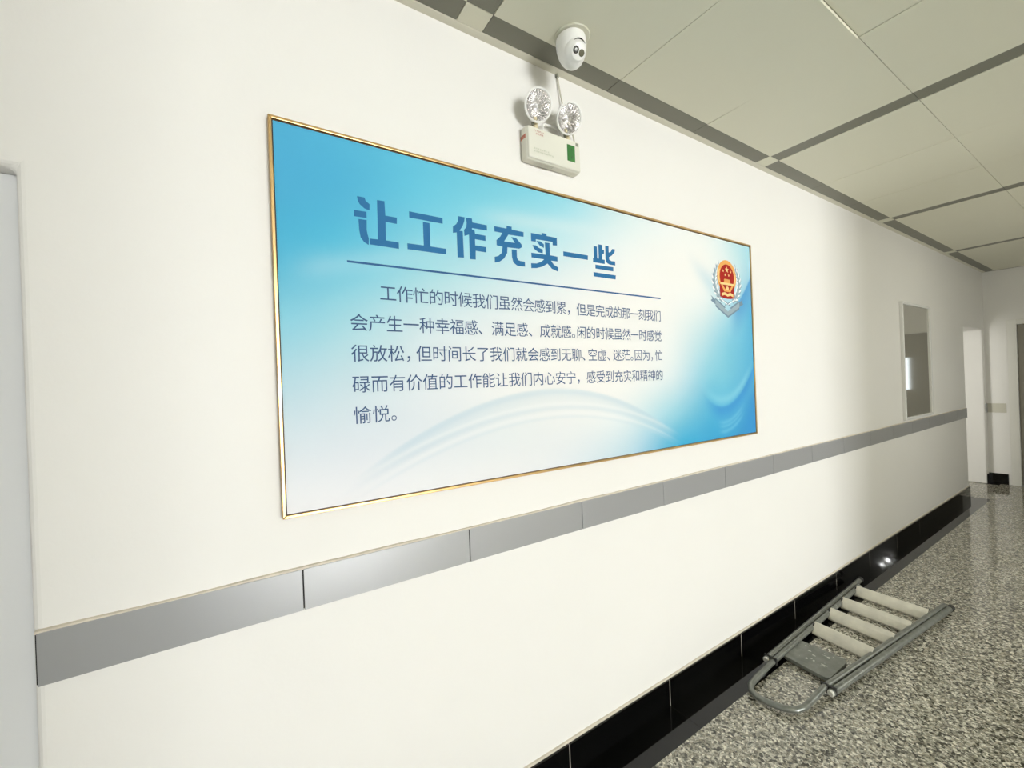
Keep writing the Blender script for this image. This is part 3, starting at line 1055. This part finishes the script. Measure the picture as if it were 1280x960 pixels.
# inner frame: one tube bent to a hoop at the near end
li0, li1 = (2.24, -0.151, .030), (3.50, -0.106, .032)
ri0, ri1 = (2.24, -0.379, .034), (3.60, -0.4985, .037)
hoop = [li1, li0]
cl = [(2.07, -0.160, .026), (2.00, -0.168, .024), (1.962, -0.190, .022), (1.948, -0.225, .021), (1.955, -0.275, .020), (1.975, -0.325, .020), (2.005, -0.360, .021), (2.05, -0.376, .023), (2.12, -0.378, .026)]
MB().tube(hoop + cl + [ri0, ri1], TR, 14).build('hoop_frame', M_tube, lad, off=LB, smooth=True)
# outer rails
lo0, lo1 = (2.235, -0.124, .030), (3.62, -0.072, .030)
ro0, ro1 = (2.235, -0.408, .026), (3.61, -0.524, .026)
for nm, p0, p1 in (('side_rail', lo0, lo1), ('side_rail', ro0, ro1)):
    rl = MB().tube([p0, p1], TR + .0025, 14).build(nm, M_tube, lad, off=LB, smooth=True)
    v_ = (Vector(p0) - Vector(p1)).normalized()
    MB().lathe([(0, -.004), (TR + .001, -.004), (TR + .001, .006), (TR - .002, .010), (0, .010)], p0, v_, 16).build('end_plug', M_plug, rl, off=LB, smooth=True)
    v2 = -v_
    MB().lathe([(0, -.020), (TR + .005, -.020), (TR + .005, .012), (TR, .016), (0, .016)], p1, v2, 16).build('rubber_foot', M_rubber, rl, off=LB, smooth=True)
# dark hinge bands that wrap both tubes near the hoop
for p, q in ((lo0, li0), (ro0, ri0)):
    mid = ((p[0] + q[0]) / 2 + .012, (p[1] + q[1]) / 2, .029)
    MB().box(mid[0] - .006, mid[0] + .006, min(p[1], q[1]) - .018, max(p[1], q[1]) + .018, .011, .050).build('hinge_band', M_rubber, lad, bevel=.004, off=LB)
# treads: shallow channels standing on edge
for (xl, yl, xr, yr) in ((2.738, -.122, 2.700, -.440), (2.975, -.112, 2.940, -.460), (3.178, -.104, 3.155, -.476), (3.420, -.096, 3.395, -.492)):
    prof_ = [(.000, .060), (.004, .0625), (.012, .0615), (.0125, .058), (.006, .056), (-.012, .040), (-.027, .020), (-.031, .012), (-.026, .008), (-.020, .010), (-.022, .004), (-.035, .005), (-.038, .013), (-.032, .024), (-.016, .045)]
    n_ = len(prof_)
    yl2, yr2 = yl - .020, yr + .040
    fr = (yr2 - yl) / (yr - yl)
    xr2 = xl + (xr - xl) * fr
    vs = [(xl + dx, yl2, dz) for dx, dz in prof_] + [(xr2 + dx, yr + .020, dz) for dx, dz in prof_]
    fs = [tuple(range(n_)), tuple(range(2 * n_ - 1, n_ - 1, -1))] + [(i, (i + 1) % n_, (i + 1) % n_ + n_, i + n_) for i in range(n_)]
    td = MB().add(vs, fs).build('tread', M_tread, lad, off=LB)
    MB().box(xl - .016, xl + .006, yl2 - .003, yl2 + .004, .008, .058).build('tread_bracket', M_rubber, td, off=LB, bevel=.002)
# paint-spotted platform plate with a folded lip
pl = MB()
c4 = [(2.348, -.141), (2.556, -.137), (2.556, -.365), (2.325, -.365)]


def rounded(c, r_=.030, n=5):
    out = []
    m_ = len(c)
    for i in range(m_):
        p = Vector(c[i])
        a_ = (Vector(c[i - 1]) - p).normalized() * r_
        b_ = (Vector(c[(i + 1) % m_]) - p).normalized() * r_
        for k in range(n + 1):
            t = k / n
            out.append(tuple((p + a_) * (1 - t) ** 2 + p * 2 * t * (1 - t) + (p + b_) * t * t))
    return out


rp = rounded(c4)
n_ = len(rp)
vs = [(x_, y_, .026) for x_, y_ in rp] + [(x_, y_, .008) for x_, y_ in rp]
area_ = sum(p[0] * q[1] - q[0] * p[1] for p, q in zip(rp, rp[1:] + rp[:1]))
fs = [tuple(range(n_)) if area_ > 0 else tuple(range(n_ - 1, -1, -1)), tuple(range(n_, 2 * n_))]
fs += [(i, (i + 1) % n_, (i + 1) % n_ + n_, i + n_) for i in range(n_)]
plate = pl.add(vs, fs).build('platform_plate', M_plate, lad, off=LB, bevel=.002)
# splashes of dried paint on the plate
random.seed(11)
sp = MB()
for i in range(20):
    cx_, cy_ = random.uniform(2.40, 2.545), random.uniform(-.33, -.18)
    rx_, ry_ = random.uniform(.0012, .009) * random.random() + .001, random.uniform(.002, .009)
    if i % 7 == 0:
        ry_ *= 2
    pts = [(cx_ + rx_ * math.cos(a_) * random.uniform(.6, 1.3), cy_ + ry_ * math.sin(a_) * random.uniform(.6, 1.3)) for a_ in [2 * math.pi * k / 9 for k in range(9)]]
    vs = [(x_, y_, .0268) for x_, y_ in pts] + [(cx_, cy_, .0272)]
    sp.add(vs, [(k, (k + 1) % 9, 9) for k in range(9)])
so = sp.build('paint_splashes', M_paint, plate, off=LB)
so['kind'] = 'stuff'
# paint drips on the tubes
sp = MB()
for (p, q, r_, n_) in ((ro0, ro1, TR + .0025, 12), (li0, li1, TR, 6), (lo0, lo1, TR + .0025, 5), ((2.07, -0.376, .023), (1.975, -.325, .020), TR, 2)):
    for i in range(n_):
        t = random.random()
        c_ = Vector(L3(p, q, t))
        a_ = R(random.uniform(40, 140))
        d_ = Vector((0, -math.cos(a_), math.sin(a_)))
        s_ = random.uniform(.0012, .0030)
        cc2 = c_ + d_ * r_
        sp.lathe([(0, -.001), (s_, -.0004), (s_ * .6, .0006), (0, .0008)], cc2, d_, 7)
so = sp.build('paint_spots', M_paint, lad, off=LB)
so['kind'] = 'stuff'

bpy.data.objects.remove(fo)

# ================================================================== ADDED LAMP (unseen, made up to give the twin glint on the polished skirting)
cl_ = thing('glint_lamp', 'small added cream twin-bulb lamp, unseen on the end wall, that makes the skirting glint', 'lamp', (XE, -1.10, 1.37))
lo = (XE, -1.10, 1.37)
MB().box(XE - .03, XE, -1.165, -1.04, 1.30, 1.46).build('base', M_plastic, cl_, bevel=.006, off=lo)
for y_, z_, k_ in ((-1.14, 1.425, .75), (-1.065, 1.335, 1.1)):
    MB().lathe([(0, 0), (.010 * k_, .002), (.016 * k_, .014), (.016 * k_, .022), (.010 * k_, .034), (0, .036)], (XE - .03, y_, z_), (-1, 0, 0), 16).build('bulb', M_lampon, cl_, off=lo, smooth=True)
